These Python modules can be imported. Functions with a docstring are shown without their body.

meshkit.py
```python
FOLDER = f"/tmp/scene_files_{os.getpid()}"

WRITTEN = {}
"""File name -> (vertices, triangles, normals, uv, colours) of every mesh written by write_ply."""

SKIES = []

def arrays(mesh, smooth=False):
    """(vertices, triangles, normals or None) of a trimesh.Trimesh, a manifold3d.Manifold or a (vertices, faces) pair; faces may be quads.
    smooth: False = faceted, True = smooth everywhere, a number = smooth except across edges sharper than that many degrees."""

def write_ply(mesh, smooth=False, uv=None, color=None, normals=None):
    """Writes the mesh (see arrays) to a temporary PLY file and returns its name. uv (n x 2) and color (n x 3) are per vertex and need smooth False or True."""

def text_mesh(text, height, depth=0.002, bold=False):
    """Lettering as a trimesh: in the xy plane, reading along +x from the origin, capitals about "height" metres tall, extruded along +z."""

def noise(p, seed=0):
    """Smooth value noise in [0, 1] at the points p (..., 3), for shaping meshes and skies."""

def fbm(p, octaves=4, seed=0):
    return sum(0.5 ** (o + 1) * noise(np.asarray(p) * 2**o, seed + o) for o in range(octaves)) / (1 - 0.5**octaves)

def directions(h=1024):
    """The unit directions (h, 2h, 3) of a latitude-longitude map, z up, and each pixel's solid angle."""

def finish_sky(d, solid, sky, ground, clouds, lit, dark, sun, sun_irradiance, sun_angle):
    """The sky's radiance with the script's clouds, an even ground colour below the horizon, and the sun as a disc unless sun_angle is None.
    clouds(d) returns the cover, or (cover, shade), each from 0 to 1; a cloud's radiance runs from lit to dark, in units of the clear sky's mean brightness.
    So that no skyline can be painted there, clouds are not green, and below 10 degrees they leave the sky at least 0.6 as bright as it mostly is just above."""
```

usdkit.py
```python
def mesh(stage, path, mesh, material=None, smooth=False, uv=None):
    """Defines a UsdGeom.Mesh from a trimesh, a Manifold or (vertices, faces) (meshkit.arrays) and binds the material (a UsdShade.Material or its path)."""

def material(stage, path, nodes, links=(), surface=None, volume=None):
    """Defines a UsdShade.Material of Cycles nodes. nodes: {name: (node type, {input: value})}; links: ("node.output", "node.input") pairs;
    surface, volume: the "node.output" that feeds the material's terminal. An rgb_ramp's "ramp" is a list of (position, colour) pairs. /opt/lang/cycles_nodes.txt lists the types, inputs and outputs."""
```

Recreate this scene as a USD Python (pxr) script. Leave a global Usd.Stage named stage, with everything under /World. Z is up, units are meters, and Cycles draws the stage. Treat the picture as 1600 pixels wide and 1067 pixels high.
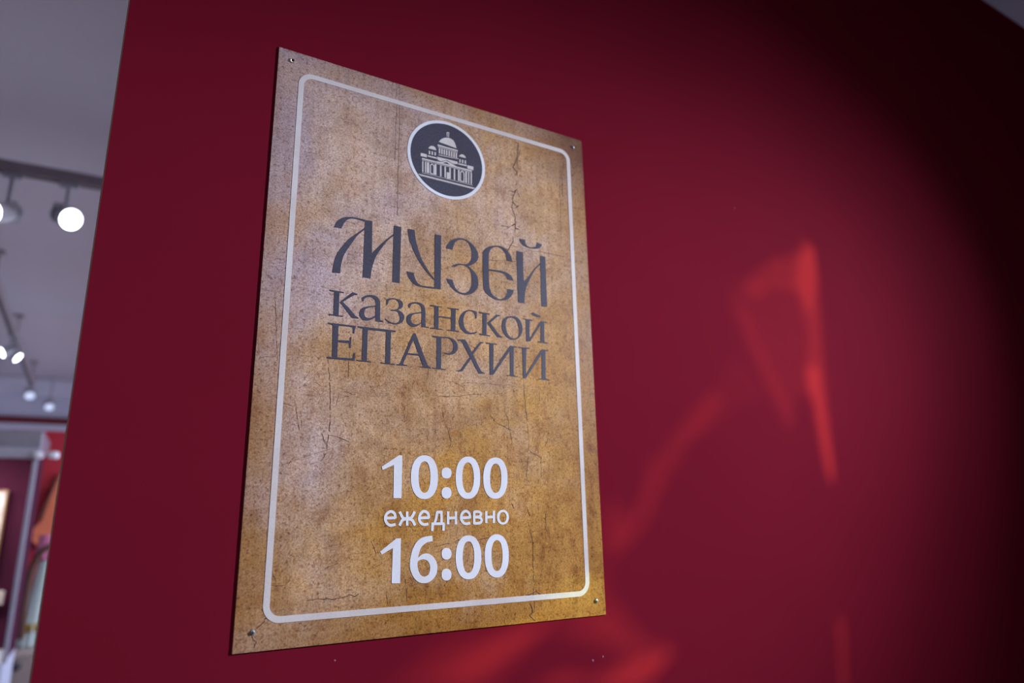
import math, random
import numpy as np
import trimesh
import usdkit
import meshkit
from pxr import Usd, UsdGeom, UsdLux, UsdShade, Gf, Sdf, Vt
from shapely.geometry import Polygon, LineString, Point, box as sbox
from shapely.ops import unary_union
from shapely import affinity

stage = Usd.Stage.CreateInMemory()
UsdGeom.SetStageUpAxis(stage, UsdGeom.Tokens.z)
UsdGeom.SetStageMetersPerUnit(stage, 1.0)
UsdGeom.Xform.Define(stage, '/World')
UsdGeom.Scope.Define(stage, '/World/Looks')

# ---------------------------------------------------------------- camera, sky, lamps, exposure
S = 2.0 / 3.0
Z0 = 1.45                                    # height of the sign's lower edge
SW, SH = 0.595 * S, 0.9 * S                  # the sign
CAM = np.array([-0.15951618, -0.99183831, 0.15670257]) * S + [0, 0, Z0]
R = np.array([[0.86538543, -0.50070577, -0.02004455],
              [0.11065315, 0.22995243, -0.96689077],
              [0.48873708, 0.83451519, 0.25440215]])      # rows: right, down, forward
FPX = 1066.667
EXPOSURE = 0.0

cam = UsdGeom.Camera.Define(stage, '/World/camera')
M = np.eye(4); M[0, :3] = R[0]; M[1, :3] = -R[1]; M[2, :3] = -R[2]; M[3, :3] = CAM
cam.AddTransformOp().Set(Gf.Matrix4d(M.tolist()))
cam.CreateHorizontalApertureAttr(36.0)
cam.CreateVerticalApertureAttr(36.0 * 1067 / 1600)
cam.CreateFocalLengthAttr(36.0 * FPX / 1600)
cam.CreateClippingRangeAttr(Gf.Vec2f(0.02, 200))
cam.CreateFStopAttr(3.2)
cam.CreateFocusDistanceAttr(0.68)
cam.CreateExposureAttr(EXPOSURE)


def look_matrix(pos, to, up=(0, 0, 1)):
    pos, to = np.array(pos, float), np.array(to, float)
    f = to - pos; f /= np.linalg.norm(f)
    u = np.array(up, float)
    if abs(f @ u) > 0.99: u = np.array([0, 1.0, 0])
    r = np.cross(f, u); r /= np.linalg.norm(r); u = np.cross(r, f)
    m = np.eye(4); m[0, :3] = r; m[1, :3] = u; m[2, :3] = -f; m[3, :3] = pos
    return Gf.Matrix4d(m.tolist())


def lamp(name, kind, pos, to, intensity, color, size, cone=None, soft=0.5):
    l = getattr(UsdLux, kind).Define(stage, '/World/' + name)
    l.AddTransformOp().Set(look_matrix(pos, to))
    l.CreateIntensityAttr(intensity); l.CreateColorAttr(Gf.Vec3f(*color))
    if kind == 'RectLight':
        l.CreateWidthAttr(size[0]); l.CreateHeightAttr(size[1])
    else:
        l.CreateRadiusAttr(size)
    if cone:
        sh = UsdLux.ShapingAPI.Apply(l.GetPrim())
        sh.CreateShapingConeAngleAttr(cone); sh.CreateShapingConeSoftnessAttr(soft)
    return l


COOL, WARM = (0.72, 0.80, 1.0), (0.76, 0.94, 0.24)
# track spotlight, to the right and in front, that washes the sign and the partition
KEY_POS = (2.88, -1.21, 2.68)
KEY_AT = (-0.20, 0.0, 1.387)
lamp('key_lamp', 'SphereLight', KEY_POS, KEY_AT, 6000.0, COOL, 0.05, cone=14.07, soft=1.0)
lamp('key_lamp_spill', 'SphereLight', KEY_POS, KEY_AT, 4100.0, COOL, 0.05, cone=18.74, soft=1.0)
# cool ceiling panel behind the camera: soft fill, and the sheen on the left of the sign
lamp('panel_lamp', 'RectLight', (-0.10, -2.2, 3.15), (-0.10, -2.19, 0), 27.0, (0.60, 0.68, 1.0), (0.6, 0.45))
# unseen fill light added behind the partition to brighten the hall and its ceiling
lamp('hall_fill', 'RectLight', (1.22, 4.7, 1.7), (-1.0, 4.6, -0.1), 6.1, (0.76, 0.82, 1.0), (6.4, 1.6))
# unseen lamp added to brighten the showcase and the vestment
lamp('added_accent_lamp', 'SphereLight', (-0.75, 1.6, 2.95), (-0.62, 4.5, 1.35), 1300.0, (1.0, 0.88, 0.86), 0.03, cone=24, soft=0.8)
# strip lamp added under the showcase hood to brighten its inside
lamp('added_case_lamp', 'RectLight', (-1.05, 4.02, 1.93), (-1.05, 4.30, 1.2), 105.0, (1.0, 0.86, 0.80), (0.9, 0.05))
# unseen lamp added behind the camera; its stencil imitates flecks of reflected sun
PROJ_POS = np.array([2.90, -1.88, 2.12])
PROJ_AT = np.array([0.62, 0.0, 1.60])
lamp('added_fleck_lamp', 'SphereLight', PROJ_POS, PROJ_AT, 1550000.0, WARM, 0.0045, cone=13, soft=0.0)

# ---------------------------------------------------------------- helpers
NAMES = {}


def numbered(path):
    if path not in NAMES:
        NAMES[path] = 0
        return path
    NAMES[path] += 1
    return f'{path}_{NAMES[path]:03d}'


def pth(parent):
    return '/World' if parent is None else str(parent.GetPath())


def obj(name, m, mat, parent=None, smooth=False):
    p = numbered(pth(parent) + '/' + name)
    return usdkit.mesh(stage, p, m, MAT[mat], smooth=smooth).GetPrim()


def tag(o, label=None, cat=None, group=None, kind=None):
    for k, v in (('label', label), ('category', cat), ('group', group), ('kind', kind)):
        if v: o.SetCustomDataByKey(k, v)
    return o


def thing(name, label, cat, loc=(0, 0, 0), rotz=0, group=None):
    x = UsdGeom.Xform.Define(stage, numbered('/World/' + name))
    x.AddTranslateOp().Set(Gf.Vec3d(*map(float, loc)))
    x.AddRotateZOp().Set(float(rotz))
    return tag(x.GetPrim(), label, cat, group)


def struct(name, m, mat, parent=None, smooth=False):
    o = obj(name, m, mat, parent, smooth)
    if parent is None: tag(o, kind='structure')
    return o


def bx(x0, x1, y0, y1, z0, z1):
    b = trimesh.creation.box([x1 - x0, y1 - y0, z1 - z0])
    b.apply_translation([(x0 + x1) / 2, (y0 + y1) / 2, (z0 + z1) / 2])
    return b


def bev(x0, x1, y0, y1, z0, z1, c=0.004):
    """a box with chamfered edges"""
    v = []
    for x in (x0, x1):
        for y in (y0, y1):
            for z in (z0, z1):
                sx, sy, sz = (1 if x == x0 else -1), (1 if y == y0 else -1), (1 if z == z0 else -1)
                v += [(x + sx * c, y + sy * c, z), (x + sx * c, y, z + sz * c), (x, y + sy * c, z + sz * c)]
    return trimesh.convex.convex_hull(np.array(v))


def cat(*ms):
    return trimesh.util.concatenate([m for m in ms])


def revolve(profile, n=32):
    return trimesh.creation.revolve(np.array(profile, float), sections=n)


def tube(pts, r, n=10):
    pts = np.array(pts, float)
    ms = []
    t = np.gradient(pts, axis=0); t /= np.linalg.norm(t, axis=1)[:, None]
    a = np.cross(t[0], [0.3, 0.2, 0.93]); a /= np.linalg.norm(a)
    rings = []
    for i in range(len(pts)):
        a = a - t[i] * (a @ t[i]); a /= np.linalg.norm(a)
        b = np.cross(t[i], a)
        rr = r[i] if np.ndim(r) else r
        rings.append([pts[i] + rr * (math.cos(q) * a + math.sin(q) * b) for q in np.linspace(0, 2 * math.pi, n, endpoint=False)])
    v = np.array(rings).reshape(-1, 3); f = []
    for i in range(len(pts) - 1):
        for j in range(n):
            q = (j + 1) % n
            f += [(i * n + j, i * n + q, (i + 1) * n + q), (i * n + j, (i + 1) * n + q, (i + 1) * n + j)]
    c0, c1 = len(v), len(v) + 1
    v = np.vstack([v, pts[0], pts[-1]])
    for j in range(n):
        q = (j + 1) % n
        f += [(c0, q, j), (c1, (len(pts) - 1) * n + j, (len(pts) - 1) * n + q)]
    m = trimesh.Trimesh(v, np.array(f), process=False)
    m.fix_normals()
    return m


def ray(u, v):
    return R.T @ np.array([(u - 800) / FPX, (v - 533.5) / FPX, 1.0])


def at(u, v, Y):
    """the point of the upright plane y = Y that the pixel (u, v) shows"""
    d = ray(u, v)
    return CAM + d * (Y - CAM[1]) / d[1]


def sign_xy(u, v):
    p = at(u, v, 0.0)
    return p[0], p[2] - Z0


# ---------------------------------------------------------------- materials
MAT = {}


def mat(name, nodes, links=(), surface='p.BSDF'):
    MAT[name] = usdkit.material(stage, '/World/Looks/' + name, nodes, links, surface=surface)


def plain(name, color, rough=0.5, metal=0.0, spec=0.5, noise=0.06, scale=30.0, **kw):
    c = np.array(color)
    mat(name, {'g': ('geometry', {}), 'n': ('noise_texture', {'scale': scale, 'detail': 3}),
               'r': ('rgb_ramp', {'ramp': [(0.3, tuple(c * (1 - noise))), (0.7, tuple(np.minimum(c * (1 + noise), 1)))]}),
               'p': ('principled_bsdf', {'roughness': rough, 'metallic': metal, 'specular_ior_level': spec, **kw})},
        [('g.position', 'n.vector'), ('n.fac', 'r.fac'), ('r.color', 'p.base_color')])


# parchment print of the sign
mat('parchment', {
    'g': ('geometry', {}),
    'sx': ('separate_xyz', {}),
    # overall tone: mauve grey at upper left, golden at lower right
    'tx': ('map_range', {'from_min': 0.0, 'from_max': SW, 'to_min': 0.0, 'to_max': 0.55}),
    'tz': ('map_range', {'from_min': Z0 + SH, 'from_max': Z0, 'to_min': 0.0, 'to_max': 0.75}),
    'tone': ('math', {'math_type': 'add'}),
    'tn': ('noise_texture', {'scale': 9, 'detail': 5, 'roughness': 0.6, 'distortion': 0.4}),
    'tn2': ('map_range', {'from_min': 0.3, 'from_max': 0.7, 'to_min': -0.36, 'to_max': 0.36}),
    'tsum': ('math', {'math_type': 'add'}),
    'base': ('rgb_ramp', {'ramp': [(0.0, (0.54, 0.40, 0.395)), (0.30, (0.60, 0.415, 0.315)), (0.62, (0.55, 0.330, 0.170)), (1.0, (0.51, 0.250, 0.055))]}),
    # pale clouds
    'cl': ('noise_texture', {'scale': 16, 'detail': 6, 'roughness': 0.65, 'distortion': 0.8}),
    'clr': ('rgb_ramp', {'ramp': [(0.34, (0.78, 0.73, 0.70)), (0.52, (1, 1, 1)), (0.70, (1.20, 1.20, 1.18))]}),
    'm1': ('mix', {'mix_type': 'multiply', 'fac': 1.0}),
    # brown blotches with grain
    'bm': ('mapping', {'scale': (1.2, 1.0, 0.8)}),
    'bl': ('noise_texture', {'scale': 38, 'detail': 9, 'roughness': 0.80, 'distortion': 0.3}),
    'blr': ('rgb_ramp', {'ramp': [(0.49, (0, 0, 0)), (0.66, (0.75, 0.75, 0.75))]}),
    'bk': ('map_range', {'from_min': 0.2, 'from_max': 0.9, 'to_min': 0.45, 'to_max': 1.15}),
    'bmul': ('math', {'math_type': 'multiply', 'use_clamp': True}),
    'm2': ('mix', {'mix_type': 'multiply', 'color2': (0.56, 0.38, 0.27)}),
    # fine grain
    'gr': ('noise_texture', {'scale': 520, 'detail': 3, 'roughness': 0.7}),
    'grr': ('rgb_ramp', {'ramp': [(0.30, (0.40, 0.37, 0.34)), (0.5, (1, 1, 1)), (0.70, (1.45, 1.43, 1.40))]}),
    'm3': ('mix', {'mix_type': 'multiply', 'fac': 0.85}),
    # dark specks
    'sp': ('noise_texture', {'scale': 240, 'detail': 4, 'roughness': 0.75}),
    'spr': ('rgb_ramp', {'ramp': [(0.53, (0, 0, 0)), (0.66, (0.9, 0.9, 0.9))]}),
    'm4': ('mix', {'mix_type': 'multiply', 'color2': (0.42, 0.27, 0.18)}),
    # faint upright and level fibres
    'fm': ('mapping', {'scale': (140.0, 1.0, 7.0)}),
    'fn': ('noise_texture', {'scale': 1.0, 'detail': 3}),
    'fr': ('rgb_ramp', {'ramp': [(0.32, (0.86, 0.84, 0.82)), (0.5, (1, 1, 1)), (0.72, (1.06, 1.06, 1.06))]}),
    'm5': ('mix', {'mix_type': 'multiply', 'fac': 0.8}),
    'hm': ('mapping', {'scale': (6.0, 1.0, 110.0), 'rotation': (0.0, 0.35, 0.0)}),
    'hn': ('noise_texture', {'scale': 1.0, 'detail': 4, 'distortion': 0.6}),
    'hr': ('rgb_ramp', {'ramp': [(0.32, (0.82, 0.78, 0.74)), (0.5, (1, 1, 1)), (0.72, (1.08, 1.08, 1.08))]}),
    'm6': ('mix', {'mix_type': 'multiply', 'fac': 0.4}),
    # brown aged rims of the print
    'ex': ('math', {'math_type': 'subtract', 'value2': SW / 2}),
    'exa': ('math', {'math_type': 'absolute'}),
    'exr': ('map_range', {'from_min': SW * 0.36, 'from_max': SW * 0.52, 'to_min': 0.0, 'to_max': 1.0, 'clamp': True}),
    'ezs': ('math', {'math_type': 'subtract', 'value2': Z0 + SH / 2}),
    'eza': ('math', {'math_type': 'absolute'}),
    'ezr': ('map_range', {'from_min': SH * 0.42, 'from_max': SH * 0.52, 'to_min': 0.0, 'to_max': 1.0, 'clamp': True}),
    'emax': ('math', {'math_type': 'maximum'}),
    'emul': ('math', {'math_type': 'multiply'}),
    'enr': ('map_range', {'from_min': 0.30, 'from_max': 0.60, 'to_min': 0.0, 'to_max': 1.0, 'clamp': True}),
    'm7': ('mix', {'mix_type': 'multiply', 'color2': (0.50, 0.36, 0.27)}),
    # brown stain of the upper right corner
    'cd': ('vector_math', {'math_type': 'distance', 'vector2': (SW, 0.0, Z0 + SH)}),
    'cdn': ('map_range', {'from_min': 0.3, 'from_max': 0.7, 'to_min': -0.03, 'to_max': 0.03}),
    'cds': ('math', {'math_type': 'add'}),
    'cdr': ('map_range', {'from_min': 0.03, 'from_max': 0.10, 'to_min': 0.85, 'to_max': 0.0, 'clamp': True}),
    'm8': ('mix', {'mix_type': 'multiply', 'color2': (0.36, 0.24, 0.20)}),
    'bump': ('bump', {'strength': 0.12, 'distance': 0.0003}),
    'p': ('principled_bsdf', {'roughness': 0.31, 'specular_ior_level': 0.5}),
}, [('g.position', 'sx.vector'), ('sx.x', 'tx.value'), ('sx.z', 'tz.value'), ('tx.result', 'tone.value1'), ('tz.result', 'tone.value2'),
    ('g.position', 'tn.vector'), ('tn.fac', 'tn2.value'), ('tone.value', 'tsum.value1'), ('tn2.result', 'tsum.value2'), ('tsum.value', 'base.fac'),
    ('g.position', 'cl.vector'), ('cl.fac', 'clr.fac'), ('base.color', 'm1.color1'), ('clr.color', 'm1.color2'),
    ('g.position', 'bm.vector'), ('bm.vector', 'bl.vector'), ('bl.fac', 'blr.fac'), ('m1.color', 'm2.color1'), ('tone.value', 'bk.value'), ('blr.color', 'bmul.value1'), ('bk.result', 'bmul.value2'), ('bmul.value', 'm2.fac'),
    ('g.position', 'gr.vector'), ('gr.fac', 'grr.fac'), ('m2.color', 'm3.color1'), ('grr.color', 'm3.color2'),
    ('g.position', 'sp.vector'), ('sp.fac', 'spr.fac'), ('m3.color', 'm4.color1'), ('spr.color', 'm4.fac'),
    ('g.position', 'fm.vector'), ('fm.vector', 'fn.vector'), ('fn.fac', 'fr.fac'), ('m4.color', 'm5.color1'), ('fr.color', 'm5.color2'),
    ('g.position', 'hm.vector'), ('hm.vector', 'hn.vector'), ('hn.fac', 'hr.fac'), ('m5.color', 'm6.color1'), ('hr.color', 'm6.color2'),
    ('sx.x', 'ex.value1'), ('ex.value', 'exa.value1'), ('exa.value', 'exr.value'), ('sx.z', 'ezs.value1'), ('ezs.value', 'eza.value1'), ('eza.value', 'ezr.value'),
    ('exr.result', 'emax.value1'), ('ezr.result', 'emax.value2'), ('cl.fac', 'enr.value'), ('emax.value', 'emul.value1'), ('enr.result', 'emul.value2'),
    ('emul.value', 'm7.fac'), ('m6.color', 'm7.color1'),
    ('gr.fac', 'bump.height'), ('g.position', 'cd.vector1'), ('bl.fac', 'cdn.value'), ('cd.value', 'cds.value1'), ('cdn.result', 'cds.value2'), ('cds.value', 'cdr.value'),
    ('cdr.result', 'm8.fac'), ('m7.color', 'm8.color1'),
    ('bump.normal', 'p.normal'), ('m8.color', 'p.base_color')])


def printed(name, color, rough=0.31, worn=0.10):
    c = np.array(color)
    mat(name, {'g': ('geometry', {}), 'n': ('noise_texture', {'scale': 600, 'detail': 2}), 'n2': ('noise_texture', {'scale': 20, 'detail': 5}),
               'r': ('rgb_ramp', {'ramp': [(0.3, tuple(c * (1 - worn))), (0.7, tuple(c * (1 + worn)))]}),
               'r2': ('rgb_ramp', {'ramp': [(0.35, (0.9, 0.87, 0.85)), (0.6, (1, 1, 1))]}),
               'm': ('mix', {'mix_type': 'multiply', 'fac': 1.0}),
               'bump': ('bump', {'strength': 0.12, 'distance': 0.0003}),
               'p': ('principled_bsdf', {'roughness': rough, 'specular_ior_level': 0.5})},
        [('g.position', 'n.vector'), ('g.position', 'n2.vector'), ('n.fac', 'r.fac'), ('n2.fac', 'r2.fac'), ('r.color', 'm.color1'), ('r2.color', 'm.color2'),
         ('n.fac', 'bump.height'), ('bump.normal', 'p.normal'), ('m.color', 'p.base_color')])


printed('print_dark', (0.070, 0.064, 0.086), worn=0.25)
printed('print_white', (0.80, 0.79, 0.79), worn=0.03)
printed('print_cream', (0.69, 0.615, 0.56), worn=0.05)
printed('print_crack', (0.12, 0.055, 0.04), worn=0.3)

# red laminate of the partition
mat('crimson', {'g': ('geometry', {}), 'n': ('noise_texture', {'scale': 900, 'detail': 2}), 'n2': ('noise_texture', {'scale': 3, 'detail': 3}),
                'r': ('rgb_ramp', {'ramp': [(0.3, (0.148, 0.0064, 0.0165)), (0.7, (0.163, 0.0073, 0.0185))]}),
                'b': ('bump', {'strength': 0.15, 'distance': 0.0003}),
                'p': ('principled_bsdf', {'roughness': 0.8, 'specular_ior_level': 0.004})},
    [('g.position', 'n.vector'), ('g.position', 'n2.vector'), ('n2.fac', 'r.fac'), ('r.color', 'p.base_color'), ('n.fac', 'b.height'), ('b.normal', 'p.normal')])
plain('crimson_far', (0.46, 0.010, 0.032), 0.6)
plain('edge_tan', (0.42, 0.26, 0.14), 0.6)
plain('dust', (0.26, 0.06, 0.09), 0.8)
plain('ceiling_paint', (0.62, 0.58, 0.64), 0.9, noise=0.02, scale=2)
plain('floor_tile', (0.36, 0.30, 0.27), 0.4)
plain('wall_paint', (0.66, 0.71, 0.86), 0.8, noise=0.02, scale=2)
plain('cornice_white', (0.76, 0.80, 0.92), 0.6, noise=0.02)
plain('rail_red', (0.16, 0.006, 0.014), 0.5)
plain('track_grey', (0.33, 0.28, 0.30), 0.5)
plain('lamp_grey', (0.48, 0.48, 0.54), 0.45)
plain('lamp_black', (0.05, 0.05, 0.06), 0.5)
plain('brass', (0.78, 0.66, 0.42), 0.3, metal=1.0)
plain('steel', (0.30, 0.31, 0.33), 0.5, metal=0.8)
plain('dark_hole', (0.012, 0.010, 0.010), 0.8)
plain('aluminium', (0.32, 0.33, 0.42), 0.5, metal=0.0)
plain('case_side', (0.06, 0.012, 0.035), 0.9, spec=0.1)
plain('hood_grey', (0.19, 0.19, 0.25), 0.3)
plain('robe_white', (0.62, 0.72, 0.70), 0.85)
plain('gold', (0.45, 0.30, 0.05), 0.4, metal=0.3)
plain('brown_wood', (0.10, 0.045, 0.03), 0.5)
plain('orange_lit', (0.85, 0.22, 0.11), 0.9)  # bright orange of a lit wall patch, put into the colour
plain('pink_cloth', (0.62, 0.18, 0.34), 0.9)
plain('plinth_tan', (0.36, 0.29, 0.27), 0.6)
plain('plinth_blue', (0.55, 0.62, 0.80), 0.6)
plain('icon_pale', (0.66, 0.62, 0.60), 0.7, noise=0.2, scale=14)
plain('frame_wood', (0.30, 0.16, 0.08), 0.5)
mat('lens_on', {'e': ('emission', {'color': (0.86, 0.93, 1.0), 'strength': 14.0})}, surface='e.emission')
mat('lens_dim', {'e': ('emission', {'color': (0.62, 0.70, 1.0), 'strength': 1.1})}, surface='e.emission')
mat('pane', {'t': ('transparent_bsdf', {'color': (0.96, 0.97, 0.98)}), 'gl': ('glossy_bsdf', {'color': (1, 1, 1), 'roughness': 0.02}),
             'f': ('fresnel', {'IOR': 1.5}), 'm': ('mix_closure', {})},
    [('f.fac', 'm.fac'), ('t.BSDF', 'm.closure1'), ('gl.BSDF', 'm.closure2')], surface='m.closure')

# ---------------------------------------------------------------- the setting
WY = 0.0013                                  # front face of the partition
WX0 = at(123, 533, WY)[0]                   # its left edge
WTOP = at(1569, 22.5, WY)[2]                # its upper edge
CEIL = 3.20
YF = 8.55                                   # far wall of the hall
part = struct('wall_partition', bx(WX0 + 0.0012, 6.0, WY, WY + 0.10, 0.0, WTOP), 'crimson')
c = 0.0012
edge = trimesh.convex.convex_hull(np.array([(x, y, z) for z in (0.0, WTOP) for x, y in
                                            ((WX0 + c, WY), (WX0, WY + c), (WX0, WY + 0.10), (WX0 + c, WY + 0.10))]))
tag(obj('edge_band', edge, 'edge_tan', part), 'thin tan edge band of the partition')
for u, v, r in ((1148, 325, .0011), (926, 1032, .0016), (942, 1026, .0013), (523, 1032, .0010)):
    p = at(u, v, WY)
    s = trimesh.creation.icosphere(1, r); s.apply_scale([1, .25, 1]); s.apply_translation(p)
    obj('paint_speck', s, 'dust', part)
struct('ceiling', bx(-4.2, 6.2, -4.6, YF + 0.3, CEIL, CEIL + 0.15), 'ceiling_paint')
struct('floor', bx(-4.2, 6.2, -4.6, YF + 0.3, -0.1, 0.0), 'floor_tile')
far = struct('wall_back', bx(-4.2, 6.2, YF, YF + 0.2, 0.0, CEIL), 'wall_paint')
zc = at(45, 583, YF)[2]
zr = at(45, 657, YF)[2]
for k in range(5):                           # stepped cornice
    zz = CEIL - 0.001 - k * (CEIL - at(45, 612, YF)[2]) / 5
    obj('cornice_step', bev(-4.2, 6.2, YF - 0.16 + 0.03 * k, YF + 0.01, zz - 0.06, zz, 0.01), 'cornice_white', far)
struct('trim_1', bev(-4.2, 6.2, YF - 0.05, YF, zr - 0.035, zr + 0.035, 0.008), 'rail_red')
struct('wall_left', bx(-4.4, -4.2, -4.6, YF + 0.3, 0.0, CEIL), 'wall_paint')
struct('wall_right', bx(6.2, 6.4, -4.6, YF + 0.3, 0.0, CEIL), 'crimson_far')
struct('wall_front', bx(-4.4, 6.4, -4.8, -4.6, 0.0, CEIL), 'crimson_far')
struct('added_shade_wall', bx(1.3, 1.42, WY + 0.10, YF, 0.0, CEIL), 'wall_paint')  # unseen wall added to keep hall light off the upper right corner

# ---------------------------------------------------------------- the sign
def smooth_path(pts, n=7):
    """closed outline; (x, y, 1) are corners, (x, y) are points of a curve"""
    P = [np.array(p[:2], float) for p in pts]
    C = [len(p) > 2 for p in pts]
    N = len(P); out = []
    for i in range(N):
        j = (i + 1) % N
        if C[i] and C[j]:
            out.append(P[i]); continue
        p1, p2 = P[i], P[j]
        p0 = P[i - 1] if not C[i] else p1 - (p2 - p1) * 0.5
        p3 = P[(j + 1) % N] if not C[j] else p2 + (p2 - p1) * 0.5
        for t in np.linspace(0, 1, n, endpoint=False):
            out.append(0.5 * ((2 * p1) + (-p0 + p2) * t + (2 * p0 - 5 * p1 + 4 * p2 - p3) * t ** 2 + (-p0 + 3 * p1 - 3 * p2 + p3) * t ** 3))
    return out


def ell(L, Rr, T, B, n=2.25, k=56):
    cx, cy, a, b = (L + Rr) / 2, (T + B) / 2, (Rr - L) / 2, (B - T) / 2
    out = []
    for q in np.linspace(0, 2 * math.pi, k, endpoint=False):
        cq, sq = math.cos(q), math.sin(q)
        out.append((cx + a * math.copysign(abs(cq) ** (2 / n), cq), cy + b * math.copysign(abs(sq) ** (2 / n), sq)))
    return out


class Crop:
    """traces given in a magnified view of the sign: origin in the photograph and magnification"""
    def __init__(self, x0, y0, k): self.x0, self.y0, self.k = x0, y0, k

    def px(self, p): return sign_xy(self.x0 + p[0] / self.k, self.y0 + p[1] / self.k)

    def poly(self, pts, holes=()):
        g = Polygon([self.px(p) for p in smooth_path(pts)]).buffer(0)
        for h in holes:
            g = g.difference(Polygon([self.px(p) for p in smooth_path(h)]).buffer(0))
        return g

    def line(self, pts, w, curve=True):
        if curve and len(pts) > 2:
            pts = [pts[0]] + smooth_open(pts)
        return LineString([self.px(p) for p in pts]).buffer(w / self.k * 0.00088 * 0.5 / S * S, cap_style=2, join_style=1)


def smooth_open(pts, n=6):
    P = [np.array(p, float) for p in pts]; out = []
    for i in range(len(P) - 1):
        p1, p2 = P[i], P[i + 1]
        p0 = P[i - 1] if i else 2 * p1 - p2
        p3 = P[i + 2] if i + 2 < len(P) else 2 * p2 - p1
        for t in np.linspace(0, 1, n + 1)[1:]:
            out.append(0.5 * ((2 * p1) + (-p0 + p2) * t + (2 * p0 - 5 * p1 + 4 * p2 - p3) * t ** 2 + (-p0 + 3 * p1 - 3 * p2 + p3) * t ** 3))
    return out


def extr(shape, front, back):
    """a shape of the sign's plane (x, z from the sign's lower left) as a solid between two depths in front of it"""
    gs = [g for g in getattr(shape, 'geoms', [shape]) if g.geom_type == 'Polygon' and g.area > 1e-9]
    m = trimesh.util.concatenate([trimesh.creation.extrude_polygon(g, front - back, engine='earcut') for g in gs])
    v = m.vertices.copy()
    m.vertices = np.stack([v[:, 0], -(v[:, 2] + back), v[:, 1]], 1)
    m.fix_normals()
    return m


sign = thing('wall_sign', 'tan parchment-patterned museum sign with opening hours, screwed to the crimson partition', 'sign', (0, 0, Z0))
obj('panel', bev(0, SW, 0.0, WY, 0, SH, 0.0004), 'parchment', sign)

# rounded white frame line
def px_rect():
    L = np.mean([sign_xy(u, v)[0] for u, v in ((471, 135), (463, 247), (441, 560), (420, 899))])
    Rr = np.mean([sign_xy(u, v)[0] for u, v in ((887, 270), (905, 620), (918.4, 899))])
    T = np.mean([sign_xy(u, v)[1] for u, v in ((500, 126), (700, 183.5), (860, 229))])
    B = np.mean([sign_xy(u, v)[1] for u, v in ((440, 968), (650, 950), (780, 938), (890, 929))])
    return L, Rr, T, B


L, Rr, T, B = px_rect()
rc = 0.0125
fr = sbox(L + rc, B + rc, Rr - rc, T - rc).buffer(rc, quad_segs=12).boundary.buffer(0.0028)
obj('frame_line', extr(fr, 0.00025, -0.0005), 'print_cream', sign)

# emblem: dark disc in a pale ring with a domed cathedral
E_ = Crop(620, 170, 6.669)
ex = [E_.px(p) for p in ((100, 430), (925, 640), (430, 118), (640, 955), (200, 205), (830, 880))]
cen = np.array([(ex[0][0] + ex[1][0]) / 2, (ex[2][1] + ex[3][1]) / 2])
er = ((ex[1][0] - ex[0][0]) + (ex[2][1] - ex[3][1])) / 4
disc = Point(*cen).buffer(er, quad_segs=40)
tag(obj('emblem_disc', extr(Point(*cen).buffer(er * 0.935, quad_segs=40), 0.00022, -0.0005), 'print_dark', sign), 'dark round emblem ground')
tag(obj('emblem_ring', extr(disc.difference(Point(*cen).buffer(er * 0.925, quad_segs=40)), 0.00030, -0.0005), 'print_white', sign), 'pale ring around the emblem')
q = lambda *p: E_.poly([(x, y, 1) for x, y in p])
lerp = lambda x, a, b: a[1] + (x - a[0]) * (b[1] - a[1]) / (b[0] - a[0])
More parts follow.
